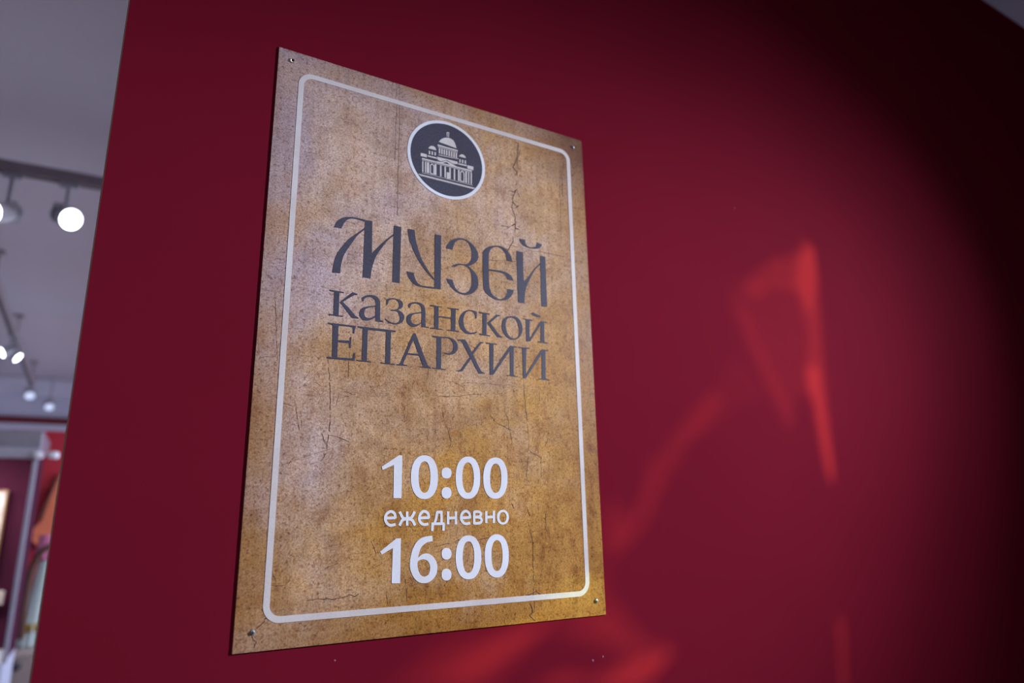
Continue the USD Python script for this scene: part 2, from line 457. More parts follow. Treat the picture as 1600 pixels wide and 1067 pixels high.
cath = [E_.poly([(436, 345, 1), (462, 318), (500, 303), (545, 305), (590, 333), (612, 380), (620, 412, 1)]),
        q((425, 372), (634, 432), (634, 446), (425, 386)), q((428, 394), (632, 452), (632, 458), (428, 400)),
        q((519, 246), (527, 243), (527, 292), (519, 290)), q((536, 246), (544, 248), (542, 296), (535, 294)), q((519, 243), (544, 246), (544, 252), (519, 250)),
        q((420, 500), (500, 520), (632, 552), (634, 578), (590, 575), (520, 536), (455, 548), (425, 532)),
        q((410, 545), (455, 556), (515, 542), (560, 565), (638, 610), (560, 590), (520, 556), (460, 566)),
        q((262, 512), (782, 642), (782, 656), (262, 526)), q((262, 532), (782, 662), (782, 667), (262, 537)),
        q((248, 460), (312, 475), (312, 508), (248, 492)), q((735, 588), (796, 604), (797, 640), (735, 622)),
        E_.poly([(328, 412, 1), (345, 393), (370, 388), (398, 402), (411, 434, 1)]), E_.poly([(645, 496, 1), (662, 479), (688, 477), (710, 494), (720, 516, 1)]),
        q((320, 484), (420, 510), (420, 524), (320, 498)), q((640, 566), (728, 586), (728, 600), (640, 580)),
        q((520, 660), (546, 666), (546, 732), (520, 726)),
        q((225, 676), (815, 826), (812, 834), (225, 684)), q((240, 690), (800, 832), (800, 838), (240, 696)), q((262, 664), (790, 796), (790, 800), (262, 668))]
for x in (437, 462, 487, 512, 538, 563, 588, 612):
    y0, y1 = lerp(x, (430, 408), (630, 462)), lerp(x, (430, 462), (630, 516))
    cath.append(q((x, y0), (x + 15, y0 + 4), (x + 15, y1 + 4), (x, y1)))
for x in range(435, 640, 14):
    y = lerp(x, (430, 474), (640, 516))
    cath.append(q((x, y), (x + 8, y + 2), (x + 8, y + 14), (x, y + 12)))
for x in (333, 362, 392):
    y = lerp(x, (333, 438), (400, 452)); cath.append(q((x, y), (x + 14, y + 3), (x + 14, y + 38), (x, y + 35)))
for x in (650, 678, 706):
    y = lerp(x, (650, 524), (720, 540)); cath.append(q((x, y), (x + 14, y + 3), (x + 14, y + 38), (x, y + 35)))
for x, w in ((264, 13), (292, 13), (312, 24), (392, 20), (450, 14), (496, 15), (546, 15), (592, 15), (636, 17), (712, 18), (742, 12), (768, 13)):
    y0, y1 = lerp(x, (264, 545), (775, 668)), lerp(x, (264, 656), (775, 786))
    cath.append(q((x, y0), (x + w, y0 + 4), (x + w, y1 + 4), (x, y1)))
for x in (345, 658):                          # window surrounds
    y0, y1 = lerp(x, (264, 545), (775, 668)), lerp(x, (264, 656), (775, 786))
    cath.append(E_.poly([(x, y1, 1), (x, y0 + 20, 1), (x + 22, y0 + 6), (x + 46, y0 + 32, 1), (x + 46, y1 + 12, 1)]).difference(
        E_.poly([(x + 10, y1 - 8, 1), (x + 10, y0 + 26, 1), (x + 23, y0 + 18), (x + 36, y0 + 34, 1), (x + 36, y1, 1)])))
tag(obj('cathedral_emblem', extr(unary_union(cath), 0.00034, -0.0005), 'print_cream', sign), 'domed cathedral drawn in pale lines on the emblem')

# lettering
A_, B_, C_ = Crop(510, 330, 8.892), Crop(625, 340, 8.2077), Crop(740, 360, 8.2077)
K = 1
museum = unary_union([
    A_.poly([(107, 222, K), (140, 155), (200, 103), (270, 82), (350, 80), (450, 97), (545, 122, K), (540, 146, K), (450, 120), (370, 103), (310, 110), (265, 140), (232, 190), (212, 238, K)]),
    A_.poly([(538, 123, K), (638, 138, K), (632, 590, K), (612, 932, K), (507, 918, K)]),
    A_.poly([(80, 850, K), (105, 715), (150, 590), (220, 490), (310, 390), (420, 310), (530, 232, K), (530, 258, K), (440, 330), (370, 420), (300, 520), (240, 620), (205, 740), (190, 862, K)]),
    A_.poly([(612, 932, K), (560, 800, K), (570, 640, K), (632, 585, K), (700, 515), (770, 450), (850, 380), (940, 312, K), (935, 340, K), (850, 410), (770, 510), (705, 600), (660, 700), (630, 810)]),
    A_.poly([(938, 198, K), (1040, 220, K), (1018, 1000, K), (918, 985, K)]),
    B_.poly([(98, 143, K), (187, 158, K), (200, 270), (225, 380), (265, 500), (320, 610), (385, 710), (450, 795, K), (450, 815, K), (360, 720), (270, 600), (200, 480), (145, 350), (110, 240)]),
    B_.poly([(447, 212, K), (528, 228, K), (522, 922, K), (443, 910, K)]),
    B_.poly([(85, 690, K), (175, 705, K), (190, 770), (220, 830), (270, 868), (350, 880), (450, 892, K), (450, 914, K), (370, 905), (280, 890), (200, 865), (145, 815), (105, 755)]),
    B_.poly([(590, 392, K), (610, 345), (650, 300), (700, 272), (760, 262), (830, 275), (900, 315), (960, 380), (995, 440), (1003, 500), (990, 550), (950, 590), (880, 624, K), (940, 680), (985, 740), (1003, 820), (1000, 880), (975, 930), (920, 975), (850, 992), (780, 980), (720, 950), (660, 895), (615, 830), (590, 780, K), (675, 797, K), (690, 860), (720, 915), (760, 950), (810, 965), (850, 960), (890, 930), (915, 870), (920, 800), (915, 730), (890, 665), (850, 628), (800, 610), (750, 612), (712, 630, K), (650, 628, K), (690, 605), (750, 590), (830, 598), (880, 580), (910, 540), (920, 480), (910, 400), (880, 330), (830, 290), (770, 285), (720, 300), (695, 340), (672, 412, K)]),
    C_.poly([(497, 398, K), (480, 330), (440, 270), (390, 220), (340, 200), (270, 195), (200, 205), (150, 235), (122, 275), (115, 340), (118, 500), (122, 680), (130, 750), (165, 810), (230, 860), (300, 893), (360, 898), (430, 885), (475, 850), (502, 810), (515, 765, K), (432, 750, K), (425, 810), (400, 855), (350, 880), (300, 868), (250, 830), (215, 770), (200, 690), (195, 560), (193, 400), (197, 300), (215, 250), (250, 220), (300, 212), (350, 230), (395, 280), (420, 330), (425, 385, K)]),
    C_.poly([(190, 497, K), (290, 508), (380, 525), (440, 550), (485, 590), (510, 645, K), (432, 628, K), (420, 590), (390, 558), (320, 535), (190, 517, K)]),
    C_.poly([(550, 262, K), (632, 280, K), (640, 600, K), (660, 760, K), (650, 935, K), (570, 920, K)]),
    C_.poly([(635, 660, K), (690, 610), (740, 545), (790, 480), (860, 412, K), (858, 435, K), (800, 490), (750, 570), (705, 660), (670, 750), (655, 850), (650, 935, K), (600, 900, K)]),
    C_.poly([(852, 322, K), (918, 340, K), (943, 980, K), (870, 972, K)]),
    C_.poly([(583, 105, K), (655, 118, K), (665, 165), (690, 200), (730, 215), (780, 215), (800, 195), (812, 155, K), (878, 180, K), (855, 220), (810, 238), (740, 230), (670, 212), (615, 170)])])
D_, Q_, F_, G_ = Crop(505, 440, 10.67), Crop(590, 450, 11.856), Crop(665, 460, 10.67), Crop(745, 470, 11.858)


def quads(cr, *polys):
    return [cr.poly([(x, y, K) for x, y in zip(p[::2], p[1::2])]) for p in polys]


word2 = quads(D_, (110, 133, 345, 175, 342, 190, 108, 158), (187, 150, 270, 165, 258, 575, 172, 558), (98, 538, 330, 570, 328, 588, 98, 560),
              (272, 345, 400, 245, 490, 175, 570, 205, 568, 222, 520, 225, 420, 280, 310, 352), (272, 345, 330, 340, 430, 440, 540, 575, 590, 600, 588, 618, 480, 605, 400, 500, 320, 390))
word2 += [D_.poly([(655, 328, K), (645, 270), (700, 235), (770, 222), (850, 232), (910, 265), (945, 330), (950, 420), (948, 600), (955, 640, K), (1005, 660, K), (1000, 678, K), (875, 660, K), (875, 590, K), (820, 625), (740, 650), (670, 640), (620, 595), (605, 540), (620, 475), (670, 430), (750, 412), (875, 398, K), (875, 340), (850, 290), (800, 262), (740, 262), (690, 285), (675, 330, K)],
                  [[(875, 420, K), (760, 435), (700, 465), (685, 520), (695, 575), (740, 605), (800, 600), (875, 560, K)]]),
          Q_.poly([(168, 315, K), (165, 215, K), (220, 190), (310, 190), (400, 215), (455, 255), (472, 310), (450, 365), (380, 405, K), (450, 450), (493, 520), (485, 590), (440, 645), (350, 675), (250, 660), (180, 625), (130, 565, K), (160, 575, K), (220, 620), (300, 645), (370, 640), (405, 600), (415, 540), (390, 470), (340, 430), (245, 420, K), (245, 400, K), (320, 400), (375, 385), (398, 335), (390, 270), (340, 220), (270, 210), (210, 235), (190, 300, K)]),
          Q_.poly([(575, 365, K), (568, 310), (610, 275), (680, 258), (760, 265), (830, 300), (870, 350), (885, 430), (888, 690), (895, 715, K), (945, 722, K), (945, 738, K), (815, 725, K), (815, 645, K), (770, 680), (690, 720), (610, 705), (555, 655), (535, 590), (550, 520), (600, 475), (680, 458), (815, 445, K), (810, 370), (780, 315), (720, 290), (650, 295), (615, 320), (600, 368, K)],
                  [[(815, 468, K), (720, 478), (650, 500), (615, 560), (625, 620), (670, 665), (740, 668), (815, 630, K)]]),
          F_.poly([(830, 405, K), (815, 325), (770, 285), (715, 278), (665, 315), (635, 390), (632, 470), (650, 550), (690, 605), (740, 635), (800, 632), (858, 612, K), (850, 640), (800, 660), (720, 662), (650, 635), (590, 575), (560, 500), (558, 430), (580, 355), (625, 295), (690, 262), (760, 258), (855, 290, K), (850, 400, K)]),
          G_.poly([(620, 283), (720, 295), (795, 355), (838, 450), (845, 550), (815, 640), (760, 700), (680, 722), (600, 705), (525, 640), (475, 550), (463, 450), (480, 360), (540, 300)],
                  [[(620, 312), (690, 328), (745, 380), (770, 470), (785, 560), (765, 650), (720, 690), (660, 690), (600, 650), (560, 580), (538, 490), (535, 410), (560, 340)]])]
word2 += quads(F_, (75, 172, 278, 205, 276, 218, 76, 195), (148, 185, 218, 195, 212, 585, 145, 570), (75, 548, 278, 578, 276, 592, 76, 568), (215, 360, 430, 385, 430, 407, 215, 380),
               (362, 218, 555, 240, 553, 262, 362, 235), (430, 228, 503, 240, 495, 622, 425, 605), (362, 585, 558, 608, 556, 627, 362, 602))
word2 += quads(G_, (35, 200, 240, 235, 238, 258, 40, 228), (108, 215, 185, 232, 178, 645, 105, 632), (45, 605, 250, 638, 248, 658, 48, 630),
               (190, 408, 290, 320, 360, 255, 440, 265, 436, 283, 390, 290, 310, 355, 245, 410), (190, 412, 245, 400, 330, 510, 420, 635, 470, 665, 468, 685, 380, 672, 300, 560),
               (848, 325, 1032, 352, 1030, 378, 930, 372, 905, 352), (905, 345, 980, 360, 975, 640, 1000, 745, 930, 755, 915, 740),
               (960, 750, 940, 720, 985, 690, 1165, 395, 1185, 380, 1215, 400, 1010, 715, 990, 750), (1180, 380, 1248, 385, 1250, 740, 1265, 785, 1185, 772),
               (1180, 378, 1302, 388, 1298, 412, 1190, 405), (1128, 748, 1320, 775, 1315, 792, 1128, 770), (995, 240, 1040, 215, 1188, 285, 1180, 302, 1110, 300))
H_, I_, J_ = Crop(505, 495, 12.55), Crop(610, 510, 11.858), Crop(710, 520, 10.323)
word3 = quads(H_, (92, 112, 640, 178, 635, 210, 560, 200, 185, 160, 95, 135), (575, 195, 638, 180, 608, 325, 588, 322, 585, 260), (190, 140, 300, 155, 275, 818, 178, 805),
              (285, 455, 510, 465, 515, 520, 280, 490), (528, 395, 552, 395, 545, 612, 508, 605, 512, 480), (75, 780, 600, 815, 612, 860, 480, 850, 75, 815), (600, 705, 632, 710, 615, 860, 570, 840),
              (680, 182, 1425, 270, 1420, 298, 1235, 290, 860, 250, 685, 208), (780, 205, 875, 220, 855, 882, 758, 865), (650, 842, 942, 875, 938, 895, 655, 862),
              (1235, 255, 1330, 270, 1312, 930, 1220, 915), (1125, 892, 1402, 925, 1400, 945, 1128, 912))
word3 += quads(I_, (420, 135, 460, 170, 235, 690, 175, 695), (108, 700, 312, 712, 308, 732, 110, 718), (150, 705, 190, 665, 232, 665, 250, 715),
               (422, 125, 465, 130, 690, 720, 755, 768, 750, 780, 610, 755, 600, 720, 425, 245), (525, 738, 755, 765, 752, 780, 525, 752), (290, 490, 545, 510, 555, 548, 285, 515),
               (858, 185, 945, 195, 938, 795, 855, 778), (775, 762, 1025, 790, 1020, 805, 775, 780))
word3 += [I_.poly([(775, 168, K), (950, 192, K), (1080, 200), (1170, 235), (1230, 300), (1248, 370), (1235, 440), (1190, 500), (1120, 522), (1050, 518), (980, 490, K), (1010, 485, K), (1070, 495), (1130, 475), (1160, 420), (1165, 340), (1140, 270), (1080, 225), (1010, 215), (945, 215, K), (860, 210, K), (778, 195, K)])]
word3 += quads(J_, (55, 108, 165, 105, 195, 140, 430, 615, 490, 650, 488, 660, 395, 658, 370, 615, 130, 160, 95, 130, 55, 122), (415, 145, 470, 152, 468, 165, 435, 172, 300, 345, 275, 320), (240, 395, 270, 420, 125, 622, 55, 625, 52, 605, 95, 598),
               (505, 155, 690, 178, 688, 195, 510, 175), (565, 165, 632, 178, 628, 580, 640, 650, 615, 678, 570, 672), (600, 675, 635, 640, 635, 600, 890, 215, 912, 205, 930, 235, 640, 660, 620, 678),
               (895, 215, 955, 215, 955, 660, 970, 708, 898, 695), (900, 207, 1012, 225, 1010, 238, 905, 232), (838, 680, 1022, 698, 1020, 712, 838, 692),
               (1030, 225, 1210, 245, 1208, 262, 1032, 242), (1095, 235, 1160, 248, 1152, 640, 1165, 700, 1140, 732, 1108, 728), (1120, 732, 1158, 690, 1158, 660, 1395, 280, 1415, 268, 1435, 300, 1165, 715, 1150, 732),
               (1408, 275, 1468, 280, 1470, 710, 1485, 758, 1410, 748), (1405, 268, 1518, 280, 1515, 297, 1410, 292), (1360, 732, 1535, 752, 1532, 768, 1360, 750))
KK, LL, MM, NN, OO = Crop(590, 700, 11.854), Crop(680, 700, 11.858), Crop(595, 785, 7.805), Crop(590, 830, 11.854), Crop(680, 825, 11.858)
ring = lambda cr, o, i: cr.poly(ell(*o)).difference(cr.poly(ell(*i)))
opens = unary_union([KK.poly([(75, 345, K), (400, 130, K), (458, 140, K), (440, 930, K), (290, 925, K), (300, 310, K), (90, 408, K)]),
                     ring(KK, (615, 1117, 135, 945), (757, 975, 245, 828)), LL.poly(ell(116, 300, 361, 565)), LL.poly(ell(116, 300, 725, 935)),
                     ring(LL, (377, 832, 158, 942), (500, 712, 268, 830)), ring(LL, (888, 1338, 175, 940), (1015, 1222, 290, 830))])
closes = unary_union([NN.poly([(45, 375, K), (345, 132, K), (432, 130, K), (415, 962, K), (258, 965, K), (280, 310, K), (75, 430, K)]),
                      NN.poly([(1010, 80, K), (1022, 185, K), (920, 205), (830, 270), (780, 360), (750, 490, K), (820, 430), (910, 410), (1000, 445), (1070, 530), (1105, 640), (1090, 780), (1030, 880), (940, 945), (850, 962), (760, 940), (680, 870), (625, 770), (595, 640), (610, 480), (650, 330), (720, 200), (820, 120), (920, 92)],
                              [[(860, 522), (920, 545), (960, 610), (970, 690), (950, 780), (900, 830), (850, 838), (800, 810), (760, 740), (738, 640), (745, 560), (790, 530)]]),
                      OO.poly(ell(116, 300, 367, 583)), OO.poly(ell(116, 300, 752, 972)), ring(OO, (378, 852, 135, 950), (508, 720, 245, 830)), ring(OO, (915, 1362, 115, 915), (1040, 1245, 225, 795))])
W_ = 25
ln = lambda *p: MM.line(list(zip(p[::2], p[1::2])), W_)
daily = unary_union([ln(55, 190, 178, 187), ln(176, 196, 170, 145, 140, 114, 105, 114, 65, 150, 54, 205, 75, 255, 120, 278, 180, 266),
                     ln(320, 110, 320, 284), ln(228, 112, 268, 185, 312, 200), ln(304, 202, 262, 215, 226, 282), ln(414, 110, 375, 180, 328, 198), ln(336, 200, 380, 215, 418, 280),
                     ln(468, 190, 585, 185), ln(583, 194, 578, 140, 545, 112, 510, 112, 478, 150, 468, 205, 490, 250, 530, 270, 580, 260),
                     ln(626, 348, 631, 258), ln(616, 260, 776, 258), ln(762, 345, 766, 258), ln(652, 258, 675, 190, 686, 112), ln(680, 118, 750, 118), ln(738, 112, 740, 258),
                     ln(820, 108, 820, 268), ln(915, 107, 915, 267), ln(820, 190, 915, 187),
                     ln(980, 188, 1085, 183), ln(1086, 192, 1080, 140, 1050, 110, 1018, 110, 988, 140, 978, 195, 1000, 240, 1040, 260, 1092, 250),
                     ln(1138, 106, 1138, 264), ln(1137, 114, 1190, 113, 1222, 138, 1200, 172, 1137, 180), ln(1137, 180, 1200, 182, 1230, 215, 1205, 250, 1137, 253),
                     ln(1285, 104, 1285, 252), ln(1378, 101, 1378, 250), ln(1285, 180, 1378, 176),
                     MM.poly(ell(1415, 1560, 90, 270, 2.1)).difference(MM.poly(ell(1446, 1531, 117, 243, 2.1)))])
for m, k, lab in ((museum, 'print_dark', 'large ornate dark word at the top of the lettering'), (unary_union(word2), 'print_dark', 'dark lower-case serif word'),
                  (unary_union(word3), 'print_dark', 'dark serif word in capitals'), (opens, 'print_white', 'large white opening time'),
                  (daily, 'print_white', 'small white word between the two times'), (closes, 'print_white', 'large white closing time')):
    tag(obj('lettering', extr(m, 0.00025, -0.0005), k, sign), lab)

# printed cracks of the parchment, thin dark lines
rng = np.random.default_rng(7)


def crack(pts, w, jit=1.6, step=6.0, n=1):
    out = []
    for _ in range(n):
        P = [np.array(p, float) for p in pts]; Lp = []
        for a, b in zip(P[:-1], P[1:]):
            k = max(2, int(np.linalg.norm(b - a) / step))
            for t in np.linspace(0, 1, k, endpoint=False): Lp.append(a + (b - a) * t + rng.normal(0, jit * 0.5, 2))
        Lp.append(P[-1])
        S_ = [sign_xy(*p) for p in Lp]
        ww = w * rng.uniform(0.35, 1.0, len(S_))
        for i in range(len(S_) - 1):
            if rng.random() < 0.12: continue
            out.append(LineString(S_[i:i + 2]).buffer(ww[i] * 0.5, quad_segs=2))
    return out


mm = 0.00065
cr = []
for pts, w, j in (([(624, 105), (625, 190), (622, 265), (621, 335)], 0.7, .8), ([(619, 112), (620, 170), (617, 250)], 0.5, .8),
                  ([(810, 226), (806, 262), (806, 290), (803, 302), (801, 330), (807, 352), (800, 376), (793, 392)], 1.8, 3), ([(810, 230), (808, 275)], 1.6, 2),
                  ([(798, 300), (808, 298), (812, 308)], 2.2, 3), ([(786, 350), (796, 354), (806, 352), (810, 358)], 2.4, 4), ([(800, 318), (808, 322), (806, 330)], 2.0, 3),
                  ([(776, 378), (806, 386), (846, 394), (900, 404)], 0.8, 1.4), ([(760, 407), (800, 408), (820, 410)], 0.8, 1.5), ([(842, 422), (870, 420), (895, 424)], 0.7, 1.5),
                  ([(513, 562), (516, 610), (516, 660), (511, 700), (505, 716)], 1.1, .8), ([(546, 550), (544, 592)], 0.7, .6), ([(516, 680), (530, 683), (545, 690)], 0.8, 1.0),
                  ([(462, 636), (465, 655), (468, 672)], 0.8, 1.5), ([(470, 644), (472, 668)], 0.6, 1.2), ([(438, 630), (462, 634)], 0.7, 1),
                  ([(632, 634), (631, 656)], 1.0, 1), ([(685, 620), (720, 619), (748, 616)], 1.0, 1.8), ([(690, 596), (760, 600), (800, 602)], 0.6, 1.5),
                  ([(818, 600), (823, 650), (826, 700), (823, 745)], 0.9, .9), ([(842, 600), (843, 627)], 0.7, .6), ([(826, 815), (832, 850), (834, 890), (834, 925), (836, 968)], 1.2, 1.0),
                  ([(853, 800), (853, 842)], 0.9, 1), ([(797, 780), (803, 794)], 1.3, 1), ([(824, 795), (828, 806)], 1.5, 1), ([(826, 704), (846, 716)], 0.9, 1.2), ([(845, 712), (846, 745)], 0.7, 1),
                  ([(688, 852), (704, 849), (722, 843)], 1.6, 1.4), ([(746, 844), (760, 840), (785, 836)], 1.2, 1), ([(700, 720), (760, 721), (825, 721)], 0.4, .6),
                  ([(415, 914), (430, 915), (446, 914)], 0.9, .8), ([(480, 938), (520, 935), (560, 928)], 1.3, 2.2), ([(508, 888), (528, 880)], 1.2, 2),
                  ([(827, 944), (834, 952), (830, 962), (836, 970)], 2.0, 2.6), ([(820, 930), (838, 924), (846, 930)], 1.2, 1.6), ([(395, 994), (399, 1004), (397, 1012)], 1.6, 2.2),
                  ([(402, 980), (412, 972), (416, 966)], 1.8, 2.5), ([(880, 250), (878, 280), (880, 320)], 1.0, 1.4), ([(876, 262), (874, 300), (876, 340)], 0.7, 1.2),
                  ([(690, 640), (705, 690), (702, 700)], 0.4, 1), ([(634, 905), (636, 940)], 0.8, 1), ([(560, 790), (600, 770), (640, 752)], 0.5, 1), ([(420, 735), (480, 712), (560, 690)], 0.5, .8),
                  ([(765, 650), (785, 665), (800, 672)], 0.7, 1.5), ([(790, 640), (800, 690)], 0.5, 1.4), ([(430, 470), (432, 520), (434, 560)], 0.4, .8), ([(398, 560), (430, 556)], 0.6, .8)):
    cr += crack(pts, w * mm, j)
for _ in range(70):                                       # short scratches
    u, v = rng.uniform(400, 930), rng.uniform(240, 960)
    x, z = sign_xy(u, v)
    if not (0.02 < x < SW - 0.02 and 0.02 < z < SH - 0.02): continue
    a, l = rng.uniform(0, 3.14), rng.uniform(5, 22)
    cr += crack([(u, v), (u + l * math.cos(a), v + l * math.sin(a))], 0.45 * mm, 1.2)
words = unary_union([museum, unary_union(word2), unary_union(word3), opens, closes, daily, disc]).buffer(0.0004)
o = obj('printed_crack', extr(unary_union(cr).intersection(sbox(.001, .001, SW - .001, SH - .001)).difference(words), 0.00012, -0.0005), 'print_crack', sign)
tag(o, 'fine dark cracks printed across the parchment', kind='stuff')


def screw(u, v, m, r=0.0026, eyelet=False):
    x, z = sign_xy(u, v)
    if eyelet:
        s = revolve([(r * 0.45, 0), (r, 0), (r, 0.0006), (r * 0.9, 0.0011), (r * 0.62, 0.0012), (r * 0.45, 0.0008), (r * 0.45, 0)], 28)
        hole = trimesh.creation.cylinder(r * 0.5, 0.0004, sections=20)
    else:
        s = revolve([(0, 0), (r, 0), (r, 0.0003), (r * 0.85, 0.0009), (r * 0.5, 0.0012), (0, 0.0013)], 28)
        hole = cat(bx(-r * .6, r * .6, -r * .12, r * .12, 0.0011, 0.00135), bx(-r * .12, r * .12, -r * .6, r * .6, 0.0011, 0.00135))
    T = np.array([[1, 0, 0, x], [0, 0, -1, 0], [0, 1, 0, z], [0, 0, 0, 1.0]])
    s.apply_transform(T); hole.apply_transform(T)
    s.fix_normals()
    so = obj('screw', s, m, sign, smooth=35)
    tag(so, 'brass ringed eyelet screw' if eyelet else 'small grey screw head')
    obj('screw_recess', hole, 'dark_hole', so)


screw(457, 95, 'brass', 0.0026, True)
screw(394.5, 988, 'steel', 0.0022)
screw(931.5, 939, 'steel', 0.0024)
screw(895, 230, 'steel', 0.0024)

# ---------------------------------------------------------------- track lighting of the hall
def track(name_label, p0, p1, w=0.045, rods=()):
    d = np.array(p1) - np.array(p0); Ln = np.hypot(d[0], d[1])
    t = thing('ceiling_track', name_label, 'lighting track', p0, math.degrees(math.atan2(d[1], d[0])))
    prof = cat(bev(0, Ln, -w / 2, w / 2, 0.0, 0.05, 0.004))
    obj('rail', prof, 'track_grey', t)
    obj('rail_slot', bx(0.02, Ln - 0.02, -0.008, 0.008, -0.0015, 0.002), 'lamp_black', t)
    for r in rods:
        obj('hanger', cat(tube([(r, 0, 0.045), (r, 0, CEIL - p0[2])], 0.006, 8), bev(r - .03, r + .03, -.03, .03, CEIL - p0[2] - .02, CEIL - p0[2], .004)), 'track_grey', t)
    return t


TZ = CAM[2] + 1.42
d0, d1 = ray(0, 268), ray(148, 294)
A0 = CAM + d0 * (TZ - CAM[2]) / d0[2]; A1 = CAM + d1 * (TZ - CAM[2]) / d1[2]
dirA = (A1 - A0) / np.linalg.norm(A1 - A0)
track('grey lighting track near the partition, seen crosswise under the ceiling', A0 - dirA * 1.4, A1 + dirA * 2.0, rods=(0.4, 2.6))
e0, e1 = ray(6, 488), ray(50, 604)
B0 = CAM + e0 * (TZ - CAM[2]) / e0[2]; B1 = CAM + e1 * (TZ - CAM[2]) / e1[2]
dirB = (B1 - B0) / np.linalg.norm(B1 - B0)
track('far grey lighting track running away towards the cornice', B0 - dirB * 0.9, B1, rods=(0.3, 1.8, 3.6))


def spot(label, foot, aim, lens='lens_on', k=0.72, group=None, stem=False, drop=0.12):
    """foot: where the adapter meets the track; aim: the direction the lamp throws its light"""
    t = thing('track_spotlight', label, 'spotlight', foot, 0, group)
    aim = np.array(aim, float); aim /= np.linalg.norm(aim)
    obj('adapter', bev(-0.05 * k, 0.05 * k, -0.018 * k, 0.018 * k, -0.03 * k, 0.0, .004), 'lamp_grey', t)
    J = np.array([0, 0, -drop * k])
    if stem: obj('ceiling_rod', tube([(0, 0, -0.01), (0, 0, CEIL - foot[2])], 0.008, 8), 'lamp_grey', t)
    side = np.cross(aim, [0, 0, 1.0]); side /= np.linalg.norm(side)
    arm = tube([(0, 0, -0.025 * k), (0, 0, (0.07 - drop) * k)], 0.011 * k, 12)
    yoke = [tube([(0, 0, (0.07 - drop) * k), tuple(s * side * 0.06 * k + [0, 0, (0.06 - drop) * k]), tuple(s * side * 0.066 * k + J)], 0.007 * k, 8) for s in (-1, 1)]
    obj('bracket', cat(arm, *yoke), 'lamp_grey', t, smooth=40)
    prof = [(0, -0.085), (0.030, -0.084), (0.040, -0.07), (0.045, -0.03), (0.055, 0.02), (0.064, 0.065), (0.066, 0.085), (0.058, 0.085), (0.056, 0.070), (0, 0.068)]
    body = revolve([(a * k, b * k) for a, b in prof], 36)
    lensm = revolve([(0, 0.069 * k), (0.050 * k, 0.072 * k), (0.0575 * k, 0.080 * k), (0.050 * k, 0.083 * k), (0, 0.086 * k)], 36)
    up = aim; a = side; b = np.cross(up, a)
    T = np.eye(4); T[:3, 0] = a; T[:3, 1] = b; T[:3, 2] = up; T[:3, 3] = J
    body.apply_transform(T); lensm.apply_transform(T); body.fix_normals(); lensm.fix_normals()
    h = obj('housing', body, 'lamp_grey', t, smooth=40)
    for q in range(3):
        f = revolve([(0.038 * k, (-0.062 + .016 * q) * k), (0.052 * k, (-0.062 + .016 * q) * k), (0.052 * k, (-0.056 + .016 * q) * k), (0.038 * k, (-0.056 + .016 * q) * k)], 28)
        f.apply_transform(T); f.fix_normals(); obj('cooling_fin', f, 'lamp_grey', h)
    obj('lens', lensm, lens, t, smooth=True)
    return np.array(foot) + J + aim * 0.10 * k


def on_track(u, v, z=TZ):
    d = ray(u, v)
    return CAM + d * (z - CAM[2]) / d[2]


def on_line(P, d, u, v):
    p = on_track(u, v)
    return P + d * ((p - P) @ d)


def hang(P, d, u, v, aim, k=0.72):
    """where along the rail, and how low, a lamp hangs whose lens the photograph shows at (u, v)"""
    aim = np.array(aim, float); aim /= np.linalg.norm(aim)
    t, drop = (on_track(u, v) - P) @ d, 0.16
    for _ in range(30):
        def pj(t, drop):
            q = R @ (P + d * t + [0, 0, -drop * k] + aim * 0.083 * k - CAM)
            return np.array([800 + FPX * q[0] / q[2], 533.5 + FPX * q[1] / q[2]])
        f0 = pj(t, drop)
        J = np.stack([(pj(t + 1e-4, drop) - f0) / 1e-4, (pj(t, drop + 1e-4) - f0) / 1e-4], 1)
        st = np.linalg.solve(J, np.array([u, v]) - f0)
        t, drop = t + np.clip(st[0], -.3, .3), float(np.clip(drop + np.clip(st[1], -.05, .05), 0.105, 0.30))
    return P + d * t, drop


for lab, P, d, u, v, aim in (('bright spotlight hanging from the near track beside the partition edge', A0, dirA, 111, 343, (0.46, -0.74, -0.42)),
                             ('spotlight on the near track cut by the left picture edge', A0, dirA, -12, 331, (-0.66, -0.74, -0.36)),
                             ('left of the two small bright spotlights on the far track', B0, dirB, 3, 551, (-0.86, -0.30, -0.52)),
                             ('right of the two small bright spotlights on the far track', B0, dirB, 28, 559, (0.82, -0.14, -0.60))):
    kk = 0.72 if d is dirA else 0.60
    ft, dr = hang(P, d, u, v, aim, kk)
    spot(lab, ft, aim, drop=dr, k=kk)
s5 = spot('dim spotlight at the far end of the track under the cornice', on_line(B0, dirB, 49, 601), (0.1, -0.7, -0.5), 'lens_dim')
s6 = spot('dim spotlight on its own ceiling rod, right of the far track end', on_track(79, 620), (0.1, -0.7, -0.5), 'lens_dim', stem=True)

kf = np.array(KEY_POS) - np.array([-0.87, 0.34, -0.36]) * 0.14 + [0, 0, 0.12]
spot('spotlight on a long ceiling rod lighting the museum sign', kf, np.array(KEY_AT) - KEY_POS, 'lens_on', stem=True)
